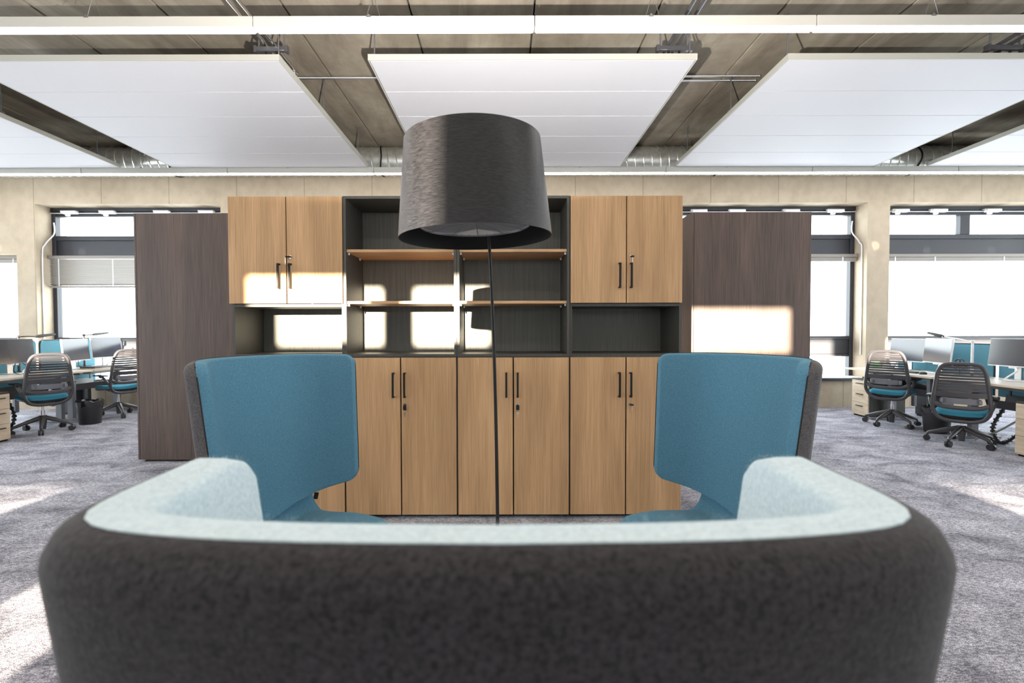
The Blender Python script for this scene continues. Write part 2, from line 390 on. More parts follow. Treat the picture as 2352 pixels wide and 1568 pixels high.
blind(6.61, 9.74, .13, 'raised venetian blind in the window at the right edge', 0)
blind(-9.99, -8.34, .13, 'raised venetian blind in the small window at the left edge', 0)
# cables running down the window reveals
def tubething(name, pts, r, mat, label, cat, group=None, n=8, sm=6):
    p = catmull(pts, sm) if sm else pts
    return tag(MB().tube(p, r, n).build(name, mat), label, cat, group)
tubething('cable_conduit', [(-7.94, 8.58, 3.25), (-7.93, 8.57, 3.05), (-7.975, 8.45, 2.85), (-7.985, 8.40, 2.6), (-7.985, 8.40, 1.2)], .011, 'white', 'thin white cable down the reveal of the left window', 'cable')
tubething('cable_conduit', [(6.16, 8.58, 3.25), (6.15, 8.57, 3.05), (6.195, 8.45, 2.85), (6.205, 8.40, 2.6), (6.205, 8.40, .9)], .011, 'white', 'thin white cable down the reveal beside the right pillar', 'cable')
# window seat boards
for (a, b, lab) in ((-8.0, -4.83, 'dark edged window seat board below the left window'), (3.06, 6.22, 'dark edged window seat board behind the right lounge chair'), (6.60, 9.75, 'dark edged window seat board under the window at the right edge')):
    t = thing('window_bench', lab, 'bench', ((a+b)/2, YF+.1, .46), group='window benches')
    hw = (b-a)/2
    MB().box(-hw, -.18, .0, hw, .19, .045, .004).build('edge_board', 'anth', t)
    MB().box(-hw+.03, -.16, .045, hw-.03, .18, .055, .003).build('seat_top', 'white', t)

# ------------------------------------------------------------------ ceiling: sails, lights, duct, pipes
SZ = 3.86; SY0, SY1 = 4.58, 7.53
def sail(x0, x1, lab):
    cx = (x0+x1)/2; t = thing('ceiling_sail', lab, 'ceiling panel', (cx, SY0, SZ), group='suspended ceiling sails')
    hw = (x1-x0)/2; D = SY1-SY0; e = .028
    for k in range(5):
        MB().box(-hw+.004, k*D/5+.003, 0, hw-.004, (k+1)*D/5-.003, .045, .003).build('panel', 'sail', t, 0)
    MB().box(-hw, -.012, .0, hw, 0, .055).box(-hw, D, .0, hw, D+.012, .055).box(-hw-.012, -.012, 0, -hw, D+.012, .055).box(hw, -.012, 0, hw+.012, D+.012, .055).build('edge_frame', 'sailedge', t, 0)
    for sx in (-1, 1):
        for y in (.07, 1.22, 2.58):
            r_ = MB().cyl((sx*(hw-.03), y, .045), (sx*(hw-.03), y, H-SZ-.001), .007, n=8).build('hanger_rod', 'rod', t)
            MB().box(sx*(hw-.03)-.03, y-.02, .045, sx*(hw-.03)+.03, y+.02, .085, .004).build('clamp', 'rod', r_)
            MB().cyl((sx*(hw-.03), y, H-SZ-.02), (sx*(hw-.03), y, H-SZ-.001), .018, n=10).build('ceiling_plug', 'rod', r_)
sails = [(-8.97, -5.93, 'white ceiling sail cut off by the left edge'), (-5.10, -2.10, 'large white ceiling sail above the left cabinet'), (-1.25, 1.80, 'large white ceiling sail directly above the floor lamp'),
         (2.67, 5.72, 'large white ceiling sail above the right cabinet'), (6.56, 9.6, 'white ceiling sail cut off by the right edge')]
for s in sails: sail(*s)
def light_row(y, lab):
    t = thing('linear_light', lab, 'ceiling light', (.255, y, 3.78), group='linear ceiling lights'); Ls = 2.27
    h0 = None
    for k in range(-4, 4):
        x0 = k*Ls
        hb = MB().box(x0+.003, 0, .004, x0+Ls-.003, .09, .09, .004).build('housing', 'housing', t, 0)
        MB().box(x0+.015, .008, -.004, x0+Ls-.015, .082, .010).build('diffuser', 'glow', hb, 0)
        for dx in (.95,):
            wr = MB().tube([(x0+dx-.05, .045, .09), (x0+dx+.01, .045, .30)], .0022, 6).tube([(x0+dx+.07, .045, .09), (x0+dx+.01, .045, .30)], .0022, 6).tube([(x0+dx+.01, .045, .30), (x0+dx+.01, .045, H-3.78-.001)], .0022, 6).build('suspension_wire', 'rod', hb)
            MB().ball((x0+dx+.01, .045, .30), .012, 8).build('wire_gripper', 'chrome', wr)
            MB().prism([(x0+dx-.035, .078), (x0+dx+.035-.03, .078), (x0+dx-.015, .105)], 'y', -.004, 0).build('clip', 'rod', hb)
    return t
light_row(3.945, 'long glowing linear ceiling light in front of the ceiling sails')
light_row(.33, 'added unseen linear ceiling light above the foreground lounge chair')  # added row out of view, repeats the spacing and lights the foreground
light_row(-3.285, 'added unseen linear ceiling light at the back of the room, rearmost row')  # second added row, unseen behind the camera, brightens the room
light_row(7.56, 'thin linear ceiling light along the concrete wall beam')
# spiral duct
t = thing('ventilation_duct', 'round spiral steel ventilation duct running under the ceiling', 'duct', (.3, 7.93, 4.08))
n = 40; pts = []
MB().tube([(-10.4, 0, 0), (10.4, 0, 0)], .222, 40).build('duct_tube', 'zinc', t)
hel = []; pitch = .135; turns = int(20.6/pitch)
for k in range(turns*16): a = 2*math.pi*k/16; hel.append((-10.3+pitch*k/16, .224*math.cos(a), .224*math.sin(a)))
MB().tube(hel, .011, 6).build('spiral_seam', 'zinc', t)
for x in (-2.25, 3.15, -5.6, 6.3):
    MB().tube([(x+.02*math.sin(q*.5), .228*math.cos(q*2*math.pi/32), .228*math.sin(q*2*math.pi/32)) for q in range(32)], .012, 6, closed=True).build('hanger_ring', 'black', t)
# pipes above the sails
def pipe(pts, lab, mat='chrome'):
    return tag(MB().tube(catmull(pts, 6), .017, 10).build('pipe', mat), lab, 'pipe')
for x, w1, w2 in ((-2.27, 'outer', 'left sail'), (-2.185, 'inner', 'left sail')):
    pipe([(x, -.5, 4.066), (x, 3, 4.066), (x, 5.0, 4.066), (x, 5.12, 4.04), (x, 5.16, 3.905)], '%s steel pipe of the pair ending on the %s' % (w1, w2))
for x, w1 in ((1.585, 'left hand'), (1.67, 'right hand')):
    pipe([(x, -.5, 4.066), (x, 3, 4.066), (x, 5.0, 4.066), (x, 5.12, 4.04), (x, 5.16, 3.905)], '%s dark pipe of the pair feeding the middle sail' % w1, 'charplastic')
for x, w1 in ((4.75, 'nearer'), (4.86, 'farther')):
    pipe([(x, -.5, 4.066), (x, 3, 4.066), (x, 5.0, 4.066), (x, 5.12, 4.04), (x, 5.16, 3.905)], '%s dark pipe at the top right corner' % w1, 'charplastic')
def bracket(x0, x1, y, lab):
    t = thing('pipe_bracket', lab, 'bracket', ((x0+x1)/2, y, 4.0), group='pipe brackets'); hw = (x1-x0)/2
    MB().box(-hw, -.02, 0, hw, .02, .045, .004).box(-hw-.01, -.025, -.01, -hw+.015, .025, .05).box(hw-.015, -.025, -.01, hw+.01, .025, .05).build('rail', 'charplastic', t)
    for s in (-1, 1):
        MB().cyl((s*(hw-.03), 0, .04), (s*(hw-.03), 0, H-4.0-.001), .008, n=8).build('hanger_rod', 'rod', t)
        MB().cyl((s*(hw-.03), 0, H-4.02), (s*(hw-.03), 0, H-4.0-.001), .02, n=10).build('ceiling_plug', 'rod', t)
        MB().cyl((s*.05, 0, -.02), (s*.05, 0, .01), .012, n=8).build('pipe_clip', 'black', t)
bracket(-2.36, -2.06, 4.68, 'dark pipe bracket hanging at the corner of the left sail')
bracket(1.47, 1.79, 4.68, 'dark pipe bracket hanging above the middle sail')
bracket(4.62, 4.96, 4.68, 'dark pipe bracket above the right sail')
tag(MB().tube([(-2.9, 5.72, H-.03), (-1.0, 5.72, H-.03)], .016, 8).build('conduit', 'alu'), 'grey conduit across the ceiling left of the middle sail', 'conduit')
for dy, w in ((0, 'front'), (.10, 'rear')):
    tag(MB().tube([(1.75, 5.72+dy, H-.018), (3.0, 5.72+dy, H-.018)], .016, 8).build('conduit', 'alu'), '%s grey conduit across the ceiling right of the middle sail' % w, 'conduit')

# ================================================================== storage wall
CY0 = 3.41; U = .797; CX0 = -1.925; CD = .42
colname = ['leftmost of four, mostly behind the left lounge chair', 'second from the left', 'third from the left, behind the lamp pole', 'rightmost of four, beside the right lounge chair']
def handle(parent, x, z0, z1, y):
    h = MB().box(x-.007, y-.034, z0, x+.007, y-.022, z1, .002).box(x-.007, y-.024, z0, x+.007, y, z0+.010).box(x-.007, y-.024, z1-.010, x+.007, y, z1)
    return h.build('handle', 'black', parent)
def lock(parent, x, z, y, style):
    l = MB().tube([(x, y, z), (x, y-.006, z)], .011, 14).build('lock', 'chrome', parent)
    if style == 'side':
        MB().box(x-.03, y-.020, z-.004, x+.006, y-.006, z+.006, .002).build('key_bow', 'black', parent)
        MB().box(x-.034, y-.018, z-.055, x-.028, y-.014, z-.005, .001).build('hanging_key', 'brass', parent)
    elif style == 'flat':
        MB().box(x-.004, y-.022, z-.006, x+.020, y-.006, z+.004, .002).build('key_bow', 'black', parent)
        MB().prism([(x+.008, z-.008), (x+.014, z-.010), (x+.013, z-.04), (x+.010, z-.052), (x+.008, z-.04)], 'y', y-.012, y-.010).build('hanging_key', 'brass', parent)
    else:
        MB().box(x-.011, y-.022, z-.036, x+.012, y-.012, z-.002, .003).tube([(x, y-.006, z), (x, y-.016, z)], .004, 8).build('key_bow', 'black', parent)
        pts = [(x+.008*math.cos(a), z-.058+.010*math.sin(a)) for a in [R(-60+30*i) for i in range(0, 11)]]
        MB().prism(pts+[(x-.003, z-.072), (x-.002, z-.088), (x+.002, z-.088), (x+.003, z-.072)], 'y', y-.018, y-.016).build('hanging_key', 'brass', parent)
def door(parent, x0, x1, z0, z1, hx, hz0, hz1, lk=None):
    d = MB().box(x0, -.019, z0, x1, 0, z1, .0012).build('door', 'oak', parent, 0)
    handle(d, hx, hz0, hz1, -.019)
    if lk: lock(d, lk[0], lk[1], -.019, lk[2])
    return d
def shelfpins(x, z, parent):
    MB().box(x-.006, .03, z-.016, x+.006, .045, z, .002).box(x-.006, .30, z-.016, x+.006, .315, z, .002).build('shelf_pin', 'whiteplastic', parent)
LZ = 1.155; TOP = 2.285
for k in range(4):
    x0 = CX0+U*k
    # lower two-door cupboard
    t = thing('cupboard', 'lower two door oak cupboard, %s' % colname[k], 'cabinet', (x0, CY0+.019, 0), group='base cupboards')
    c = MB().box(.001, 0, .03, .019, CD, LZ).box(U-.019, 0, .03, U-.001, CD, LZ).box(.019, 0, LZ-.019, U-.019, CD, LZ).box(.019, 0, .03, U-.019, CD, .05).box(.019, CD-.01, .05, U-.019, CD, LZ-.019)
    c.build('carcass', 'carcass', t, 0)
    MB().box(.005, .035, 0, U-.005, CD-.01, .03).build('plinth', 'black', t, 0)
    hm = U/2; sty = [None, 'hang', 'hang', 'flat'][k]
    door(t, .006, hm-.0045, .03, LZ-.006, hm-.050, .868, 1.044)
    door(t, hm+.0045, U-.006, .03, LZ-.006, hm+.030, .868, 1.044, (hm+.030, .815, sty or 'hang'))
    # upper units
    if k in (0, 3):
        t = thing('wall_cupboard', 'upper two door oak cupboard over a niche beside the %s dark cabinet' % ('left' if k == 0 else 'right'), 'cabinet', (x0, CY0+.019, LZ), group='upper cupboards')
        h = TOP-LZ
        MB().box(.001, 0, 0, .019, CD, h).box(U-.019, 0, 0, U-.001, CD, h).box(.019, 0, h-.019, U-.019, CD, h).box(.019, 0, 0, U-.019, CD, .019).box(.019, 0, .355, U-.019, CD, .374).build('carcass', 'carcass', t, 0)
        MB().box(.019, CD-.01, .019, U-.019, CD, h-.019).build('back_panel', 'carcassback', t, 0)
        z0 = 1.533-LZ
        door(t, .006-(.015 if k == 0 else 0), hm-.0035, z0, h-.003, hm-.050, 1.636-LZ, 1.812-LZ)
        lk = (hm+.030, 1.858-LZ, 'side' if k == 0 else 'flat')
        door(t, hm+.0035, U-.006, z0, h-.003, hm+.030, 1.636-LZ, 1.812-LZ, lk)
    else:
        t = thing('open_shelf_unit', 'dark open shelf unit with oak shelves, %s of the two behind the lamp' % ('left' if k == 1 else 'right'), 'shelf unit', (x0, CY0+.005, LZ), group='open shelf units')
        h = TOP-LZ
        MB().box(.001, 0, 0, .019, CD, h).box(U-.019, 0, 0, U-.001, CD, h).box(.019, 0, h-.019, U-.019, CD, h).box(.019, 0, 0, U-.019, CD, .019).build('carcass', 'carcass', t, 0)
        MB().box(.019, CD-.01, .019, U-.019, CD, h-.019).build('back_panel', 'carcassback', t, 0)
        for z in (1.894-LZ, 1.530-LZ):
            s = MB().box(.020, .012, z, U-.020, CD-.012, z+.020, .001).build('shelf', 'oakh', t, 0)
            for xx in (.027, U-.027): shelfpins(xx, z, s)
        m = MB()
        for zz in range(22):
            for yy in (.035, .30):
                for sx, xx in ((1, .019), (-1, U-.019)):
                    zc = .06+zz*.046
                    m.box(xx-.0005*sx, yy, zc-.0025, xx+.0007*sx, yy+.005, zc+.0025)
        ph = m.build('pin_holes', 'black', t, 0); ph['kind'] = 'stuff'
# dark cabinets seen from behind
for (x0, x1, lab) in ((-3.745, -2.535, 'tall dark walnut cabinet standing left of the oak cupboards'), (1.91, 3.12, 'tall dark walnut cabinet standing right of the oak cupboards')):
    t = thing('tall_cabinet', lab, 'cabinet', (x0, 4.92, 0), group='dark walnut cabinets'); w = x1-x0
    MB().box(0.022, 0, .022, w, .019, 2.53, .001).build('back_panel', 'walnut', t, 0)
    MB().box(0, .0, .022, .019, .45, 2.53, .001).build('side_panel', 'walnut', t, 0); MB().box(w-.019, .019, .022, w, .45, 2.53, .001).build('side_panel', 'walnut', t, 0)
    MB().box(.019, .019, 2.511, w-.019, .45, 2.53).build('top_panel', 'walnut', t, 0)
    MB().box(.019, .432, .022, w/2-.002, .45, 2.511).build('door', 'walnut', t, 0); MB().box(w/2+.002, .432, .022, w-.019, .45, 2.511).build('door', 'walnut', t, 0)
    MB().box(.05, .03, 0, w-.03, .43, .024).build('plinth', 'black', t, 0)

# ================================================================== lounge chairs
PLAN_U = [(0, -.222), (.12, -.218), (.21, -.208), (.28, -.190), (.314, -.162), (.327, -.115), (.332, -.05), (.338, .01), (.342, .055)]
PLAN_C = [(0, -.20), (.09, -.198), (.18, -.187), (.25, -.160), (.31, -.115), (.355, -.055), (.388, .0), (.414, .05)]
def make_plan(PL, top):
    half = catmull([(x, y, 0) for x, y in PL], 10)
    pp = [Vector((-p.x, p.y, 0)) for p in reversed(half[1:])]+half
    cum = [0.0]
    for a, b in zip(pp[:-1], pp[1:]): cum.append(cum[-1]+(b-a).length)
    L_ = cum[-1]
    def at(s):
        s = max(0, min(L_, s))
        for i in range(len(cum)-1):
            if s <= cum[i+1] or i == len(cum)-2:
                t_ = (s-cum[i])/(cum[i+1]-cum[i]); p = pp[i].lerp(pp[i+1], t_)
                d = (pp[min(i+2, len(pp)-1)]-pp[max(i-1, 0)]).normalized()
                return p, Vector((-d.y, d.x, 0))
    return at, L_, top
def panel_surface(plan, inset, rc, zb0, lean=.10, flare=.16):
    plan_at, LT, ZT = plan
    def S(u, v):
        s = inset+u*(LT-2*inset); e = min(s-inset, LT-inset-s)
        zb = zb0-.14*(1-abs(2*s/LT-1))+inset; zt = ZT-inset-.008*abs(2*s/LT-1)**2
        cut = 0 if e >= rc else rc-math.sqrt(max(0, rc*rc-(rc-e)**2))
        zb2, zt2 = zb+cut, zt-cut
        z = zb2+v*(zt2-zb2)
        p, n = plan_at(s)
        k = 1+flare*(z-ZT)
        q = Vector((p.x*k, p.y-(z-ZT)*lean, z)) if True else p
        return q, n, min(e, z-zb2, zt2-z) if e > 1e-9 else 0
    return S
def lounge_chair(lab, loc, rz, pad, shell, plan, zb0, mark=None, st=.040, fl=.16, fuzz=0):
    t = thing('lounge_chair', lab, 'lounge chair', loc, rz, 'winged lounge chairs')
    sh = MB().slab(panel_surface(plan, 0, .055, zb0, flare=fl), 72, 36, st, .036, -1).build('back_shell', shell, t, 80, True)
    MB().slab(panel_surface(plan, -.001, .052, zb0, flare=fl), 72, 36, .042, .006, 1).build('back_pad', pad, t, 80, True)
    if fuzz:
        # loose wool fibres standing off the felt along its top edge
        S = panel_surface(plan, -.001, .052, zb0, flare=fl); m = MB(); rnd = random.Random(3)
        for _ in range(fuzz):
            u = rnd.random(); v = 1-abs(rnd.gauss(0, .05)) if rnd.random() < .75 else rnd.random()
            if rnd.random() < .3: u = rnd.choice((abs(rnd.gauss(0, .03)), 1-abs(rnd.gauss(0, .03)))); v = rnd.random()
            v = min(.9995, max(0.0, v)); u = min(.9995, max(.0005, u))
            p, n, d = S(u, v); k = 1.0 if d >= .006 else math.sqrt(max(0, 1-((.006-d)/.006)**2))
            dep = k if rnd.random() < .5 else k*rnd.random()
            if dep < k: v2 = 1.0; p = S(u, v2)[0] if v > .9 else p
            p = p+n*(.042*dep); ln = rnd.uniform(.0015, .0050)
            dr = Vector((rnd.gauss(0, .6), rnd.gauss(0, .6), rnd.gauss(.5, .6)))+n*(.7 if dep == k else 0); dr.normalize()
            w = dr.cross(Vector((rnd.random()-.5, rnd.random()-.5, rnd.random()-.5))).normalized()*.00008
            mid = p+dr*ln*.6; tip = mid+(dr+Vector((rnd.gauss(0, .5), rnd.gauss(0, .5), rnd.gauss(0, .5)))).normalized()*ln*.5
            m.add([p-w, p+w, mid+w, mid-w, tip], [(0, 1, 2, 3), (3, 2, 4)])
        fz = m.build('felt_fuzz', pad, t, 0); fz['kind'] = 'stuff'
    else:
        S = panel_surface(plan, -.001, .056, zb0); ring = []
        for i in range(61): ring.append(S(i/60, 1)[0])
        for j in range(1, 20): ring.append(S(1, 1-j/20)[0])
        for i in range(60, -1, -1): ring.append(S(i/60, 0)[0])
        for j in range(1, 20): ring.append(S(0, j/20)[0])
        MB().tube(ring, .0028, 6, closed=True).build('seam_piping', 'black' if pad == 'felt_blue' else shell, t)
    # seat with lumbar upturn
    prof = catmull([(.40, .360), (.36, .383), (.20, .382), (0.0, .355), (-.09, .358), (-.145, .405), (-.165, .48), (-.168, .560)], 8)
    prof = [Vector((0, p.x, p.y)) for p in prof]
    cl = [0.0]
    for a, b in zip(prof[:-1], prof[1:]): cl.append(cl[-1]+(b-a).length)
    def SS(off):
        def S(u, v):
            l = v*cl[-1]
            for i in range(len(cl)-1):
                if l <= cl[i+1] or i == len(cl)-2: break
            f = (l-cl[i])/(cl[i+1]-cl[i]); p = prof[i].lerp(prof[i+1], max(0, min(1, f)))
            d = (prof[min(i+2, len(prof)-1)]-prof[max(i-1, 0)]).normalized(); n = Vector((0, d.z, -d.y)) if False else Vector((0, d.z, -d.y))
            hw = .310-.025*max(0, min(1, (p.z-.37)/.15))-off; rc = .07
            e = l; cut = 0 if e >= rc else rc-math.sqrt(max(0, rc*rc-(rc-e)**2))
            hw2 = hw-cut; x = -hw2+2*hw2*u
            return Vector((x, p.y, p.z)), n, min(hw2-abs(x), l, cl[-1]-l)
        return S
    MB().slab(SS(.004), 30, 44, .055, .045, 1).build('seat_pad', pad, t, 80, True)
    MB().slab(SS(0), 30, 44, .035, .030, -1).build('seat_shell', shell, t, 80, True)
    MB().cyl((0, .06, .06), (0, .06, .345), .03).lathe([(0.11, .325), (.11, .335), (.02, .34)], 20, (0, .06, 0)).build('column', 'blackplastic', t)
    for k in range(4):
        a = R(45+90*k); dx, dy = math.cos(a), math.sin(a)
        lg = MB().tube([(0, .06, .075), (dx*.12, .06+dy*.12, .07), (dx*.31, .06+dy*.31, .035)], [.024, .022, .013], 8).build('leg', 'blackplastic', t)
        MB().lathe([(.018, 0), (.018, .02), (.010, .03)], 12, (dx*.30, .06+dy*.30, 0)).build('glide', 'black', lg)
    if mark:
        lb = MB().box(-.0012, -.011, -.0175, .0012, .011, .0175).build('fabric_tag', 'black', t); lb.location = mark; lb.rotation_euler = (R(-12), 0, R(52))
    return t
lounge_chair('light aqua lounge chair with charcoal shell seen from behind in the foreground', (-.005, .527, 0), 0, 'felt_aqua', 'felt_char', make_plan(PLAN_U, 1.208), .64, st=.030, fl=.24, fuzz=9000)
lounge_chair('blue winged lounge chair on the left, in front of the oak cupboards', (-1.035, 2.24, 0), R(-118), 'felt_blue', 'felt_grey', make_plan(PLAN_C, 1.222), .575, (-.296, -.122, .462))
lounge_chair('blue winged lounge chair on the right, in front of the oak cupboards', (1.045, 2.24, 0), R(114), 'felt_blue', 'felt_grey', make_plan(PLAN_C, 1.222), .575)

# ================================================================== floor lamp
LX, LY = -.085, 1.48
t = thing('floor_lamp', 'floor lamp with a large black woven drum shade and thin black pole', 'floor lamp', (-.02, 1.66, 0))
ox, oy = LX+.02, LY-1.66
MB().lathe([(.16, 0), (.16, .012), (.155, .018), (.02, .022), (.015, .06), (0.001, .062)], 40).build('base', 'black', t)
pole = catmull([(0, 0, .02), (-.002, .02, .6), (-.012, .03, 1.2), (-.028, .0, 1.62), (-.045, -.09, 1.80), (ox, oy, 1.84)], 10)
nn = len(pole); MB().tube(pole, [.0068-.0026*i/nn for i in range(nn)], 10).build('pole', 'black', t)
sh = MB(); rb, rt, hs = .2315, .2050, .288; th = .0025
pr = [(rb, 0), (rb-.0003, .002), (rt, hs), (rt-th, hs), (rb-th, 0)]
outer = MB().lathe([(rb, 0), (rb*.5+rt*.5+.001, hs/2), (rt, hs), (rt-th, hs), (rt-th-.0001, hs-.001)], 96)
so = MB().lathe([(rb, 0), (rb*.75+rt*.25, hs*.25), (rb*.5+rt*.5, hs*.5), (rb*.25+rt*.75, hs*.75), (rt, hs), (rt-th*.5, hs), (rb-th*.5, 0)], 96, close=True).build('lamp_shade', 'shade', t, 60)
si = MB().lathe([(rb-th*.5, 0.0), (rt-th*.5, hs), (rt-th, hs), (rb-th, 0)], 96, close=True).build('lining', 'shadein', so, 60)
for o in (so,): o.location = (ox, oy, 1.624); o.rotation_euler = (R(.8), R(-1.6), 0)
MB().lathe([(.001, .052), (.10, .050), (.166, .040), (.166, .044), (.10, .055), (.001, .058)], 64).build('diffuser', 'diffuser', so)
MB().lathe([(.166, .034), (.174, .038), (.174, .052), (.166, .052)], 64, close=True).build('diffuser_rim', 'chrome', so)
m = MB()
for a in range(0, 360, 30): m.tube([(0, 0, .0495), (.10*math.cos(R(a)), .10*math.sin(R(a)), .0475), (.166*math.cos(R(a)), .166*math.sin(R(a)), .038)], .0015, 4)
for k in range(44):
    y = -.16+.32*k/43; x = math.sqrt(max(1e-4, .163**2-y*y)); m.tube([(-x, y, .040), (0, y, .0495-.06*y*y), (x, y, .040)], .0007, 4)
rb_ = m.build('diffuser_ribs', 'rod', so); rb_['kind'] = 'stuff'
MB().tube([(0, 0, .075), (0, 0, .205)], .018, 12).build('lamp_holder', 'black', so)
MB().lathe([(.03, .172), (.12, .178), (.2105, .203), (.2105, .206), (.12, .182), (.03, .176)], 48, close=True).build('bulb_baffle', 'white', so)  # unseen disc, added to keep bulb light out of the lower shade
pl = bpy.data.objects.new('lamp_bulb_light', bpy.data.lights.new('lamp_bulb_light', 'POINT')); C.objects.link(pl)
pl.data.energy = LAMP_POWER; pl.data.color = (1.0, .95, .88); pl.data.shadow_soft_size = .03; pl.location = (LX, LY, 1.624+hs-.060)

# ================================================================== office desks and chairs
def office_chair():
    t = thing('office_chair', 'x', 'office chair', (0, 0, 0), 0, 'office chairs at the desks')
    for k in range(5):
        a = R(90+72*k+18); dx, dy = math.cos(a), math.sin(a)
        lg = MB().tube([(dx*.02, dy*.02, .190), (dx*.15, dy*.15, .150), (dx*.29, dy*.29, .100), (dx*.305, dy*.305, .082)], [.032, .026, .018, .015], 8).build('leg', 'charplastic', t)
        cx, cy = dx*.305, dy*.305
        px_, py_ = -dy, dx
        m = MB().cyl((cx, cy, .055), (cx, cy, .085), .009, n=8)
        for s in (-1, 1):
            m.tube([(cx+px_*.006*s, cy+py_*.006*s, .036), (cx+px_*.027*s, cy+py_*.027*s, .036)], [.036, .033], 16)
        m.build('caster', 'blackplastic', lg)
    MB().lathe([(.001, .225), (.036, .225), (.042, .16), (.030, .040), (.001, .040)], 20).build('hub', 'charplastic', t)
    MB().cyl((0, 0, .20), (0, 0, .39), .014, n=14).cyl((0, 0, .20), (0, 0, .29), .021, n=14).build('gas_column', 'chrome', t)
    MB().box(-.09, -.14, .385, .09, .13, .42, .012).build('mechanism', 'blackplastic', t)
    # seat
    def SS(u, v):
        y = -.21+.46*v; e = min(y+.21, .25-y); rc = .12; cut = 0 if e >= rc else rc-math.sqrt(max(0, rc*rc-(rc-e)**2))
        hw = .235-cut*.75; x = -hw+2*hw*u
        z = .440+.02*(abs(x)/.235)**2-.03*max(0, (y-.15)/.1)**2
        return Vector((x, y, z)), Vector((0, 0, 1)), min(hw-abs(x), e)
    MB().slab(SS, 24, 24, .045, .035, 1).build('seat_pad', 'teal', t, 80, True)
    MB().slab(SS, 24, 24, .030, .05, -1).build('seat_pan', 'blackplastic', t, 80, True)
    # back: frame loop
    yb = lambda z: -.235-.13*(z-.5)-(.05*(1-((z-.62)/.2)**2) if abs(z-.62) < .2 else 0)*.3
    side = [(.0, .385), (.11, .390), (.19, .425), (.232, .50), (.238, .58), (.228, .70), (.210, .85), (.190, .96), (.150, 1.022), (.08, 1.04)]
    loop = [(x, yb(z)-(.0), z) for x, z in side]+[(0, yb(1.042), 1.042)]+[(-x, yb(z), z) for x, z in reversed(side[1:])]
    MB().tube(catmull(loop, 6, True), .021, 10, True, r2=.019, up=(0, 1, 0)).build('back_frame', 'charplastic', t, 60)
    cb = [(-.225, yb(.56), .585), (-.15, yb(.56)-.02, .553), (0, yb(.56)-.03, .545), (.15, yb(.56)-.02, .553), (.225, yb(.56), .585)]
    MB().tube(catmull(cb, 6), .024, 10, r2=.020, up=(0, 1, 0)).build('cross_band', 'charplastic', t, 60)
    def strip(z0, z1, bow, thick, wtop):
        m = MB(); N = 12; vs = []; fs = []
        for i in range(N+1):
            f = i/N*2-1
            for (z, yo) in ((z0, 0), (z1, 0), (z1, thick), (z0, thick)):
                hw = wtop
                vs.append((f*hw, yb(z)-bow*(1-f*f)+yo-.005, z))
        for i in range(N):
            for j in range(4):
                a = i*4+j; b = i*4+(j+1) % 4; fs.append((a, b, b+4, a+4))
        fs += [(0, 1, 2, 3), (N*4+3, N*4+2, N*4+1, N*4)]
        return m.add(vs, fs)
    for k in range(9):
        z = .735+.032*k
        strip(z, z+.0265, .025, .007, .222-(z-.7)*.115).build('slat', 'charplastic', t, 60)
    strip(.665, .722, .03, .006, .222).build('lower_panel', 'charplastic', t, 60)
    strip(.590, .655, .045, .010, .165).build('lumbar_band', 'greyplastic', t, 60)
    for s in (-1, 1):
        MB().box(s*.158-.016, yb(.62)-.05, .60, s*.158+.016, yb(.62)-.012, .645, .006).build('lumbar_knob', 'greyplastic', t)
        ar = MB().tube(catmull([(s*.232, yb(.5)+.0, .50), (s*.262, yb(.5)+.05, .58), (s*.272, yb(.5)+.09, .622), (s*.265, yb(.5)+.15, .640), (s*.262, yb(.5)+.22, .640)], 5), .017, 8).build('arm_post', 'charplastic', t, 60)
        MB().box(s*.262-.045, yb(.5)+.07, .648, s*.262+.045, yb(.5)+.32, .668, .010, 2).build('arm_pad', 'blackplastic', ar)
        MB().tube([(s*.10, -.10, .405), (s*.19, -.2, .42), (s*.232, yb(.5), .48)], .018, 8).build('back_strut', 'charplastic', t, 60)
    return t
oc = office_chair()
oc.location = (-6.13, 6.40, 0); oc.rotation_euler = (0, 0, R(58)); oc['label'] = 'slatted back office chair by the drawer unit at the left edge'
copy_tree(oc, 'slatted back office chair half hidden by the left dark cabinet', (-6.06, 7.58, 0), R(66))
copy_tree(oc, 'slatted back office chair beside the pillar, in front of the drawers', (5.43, 6.74, 0), R(-52))
lowc = copy_tree(oc, 'slatted back office chair nearest the right edge', (5.33, 5.60, 0), R(-46))
for ch in lowc.children:
    if ch.name.split('.')[0] not in ('leg', 'hub'): ch.location.z -= .09      # its gas lift is set lower

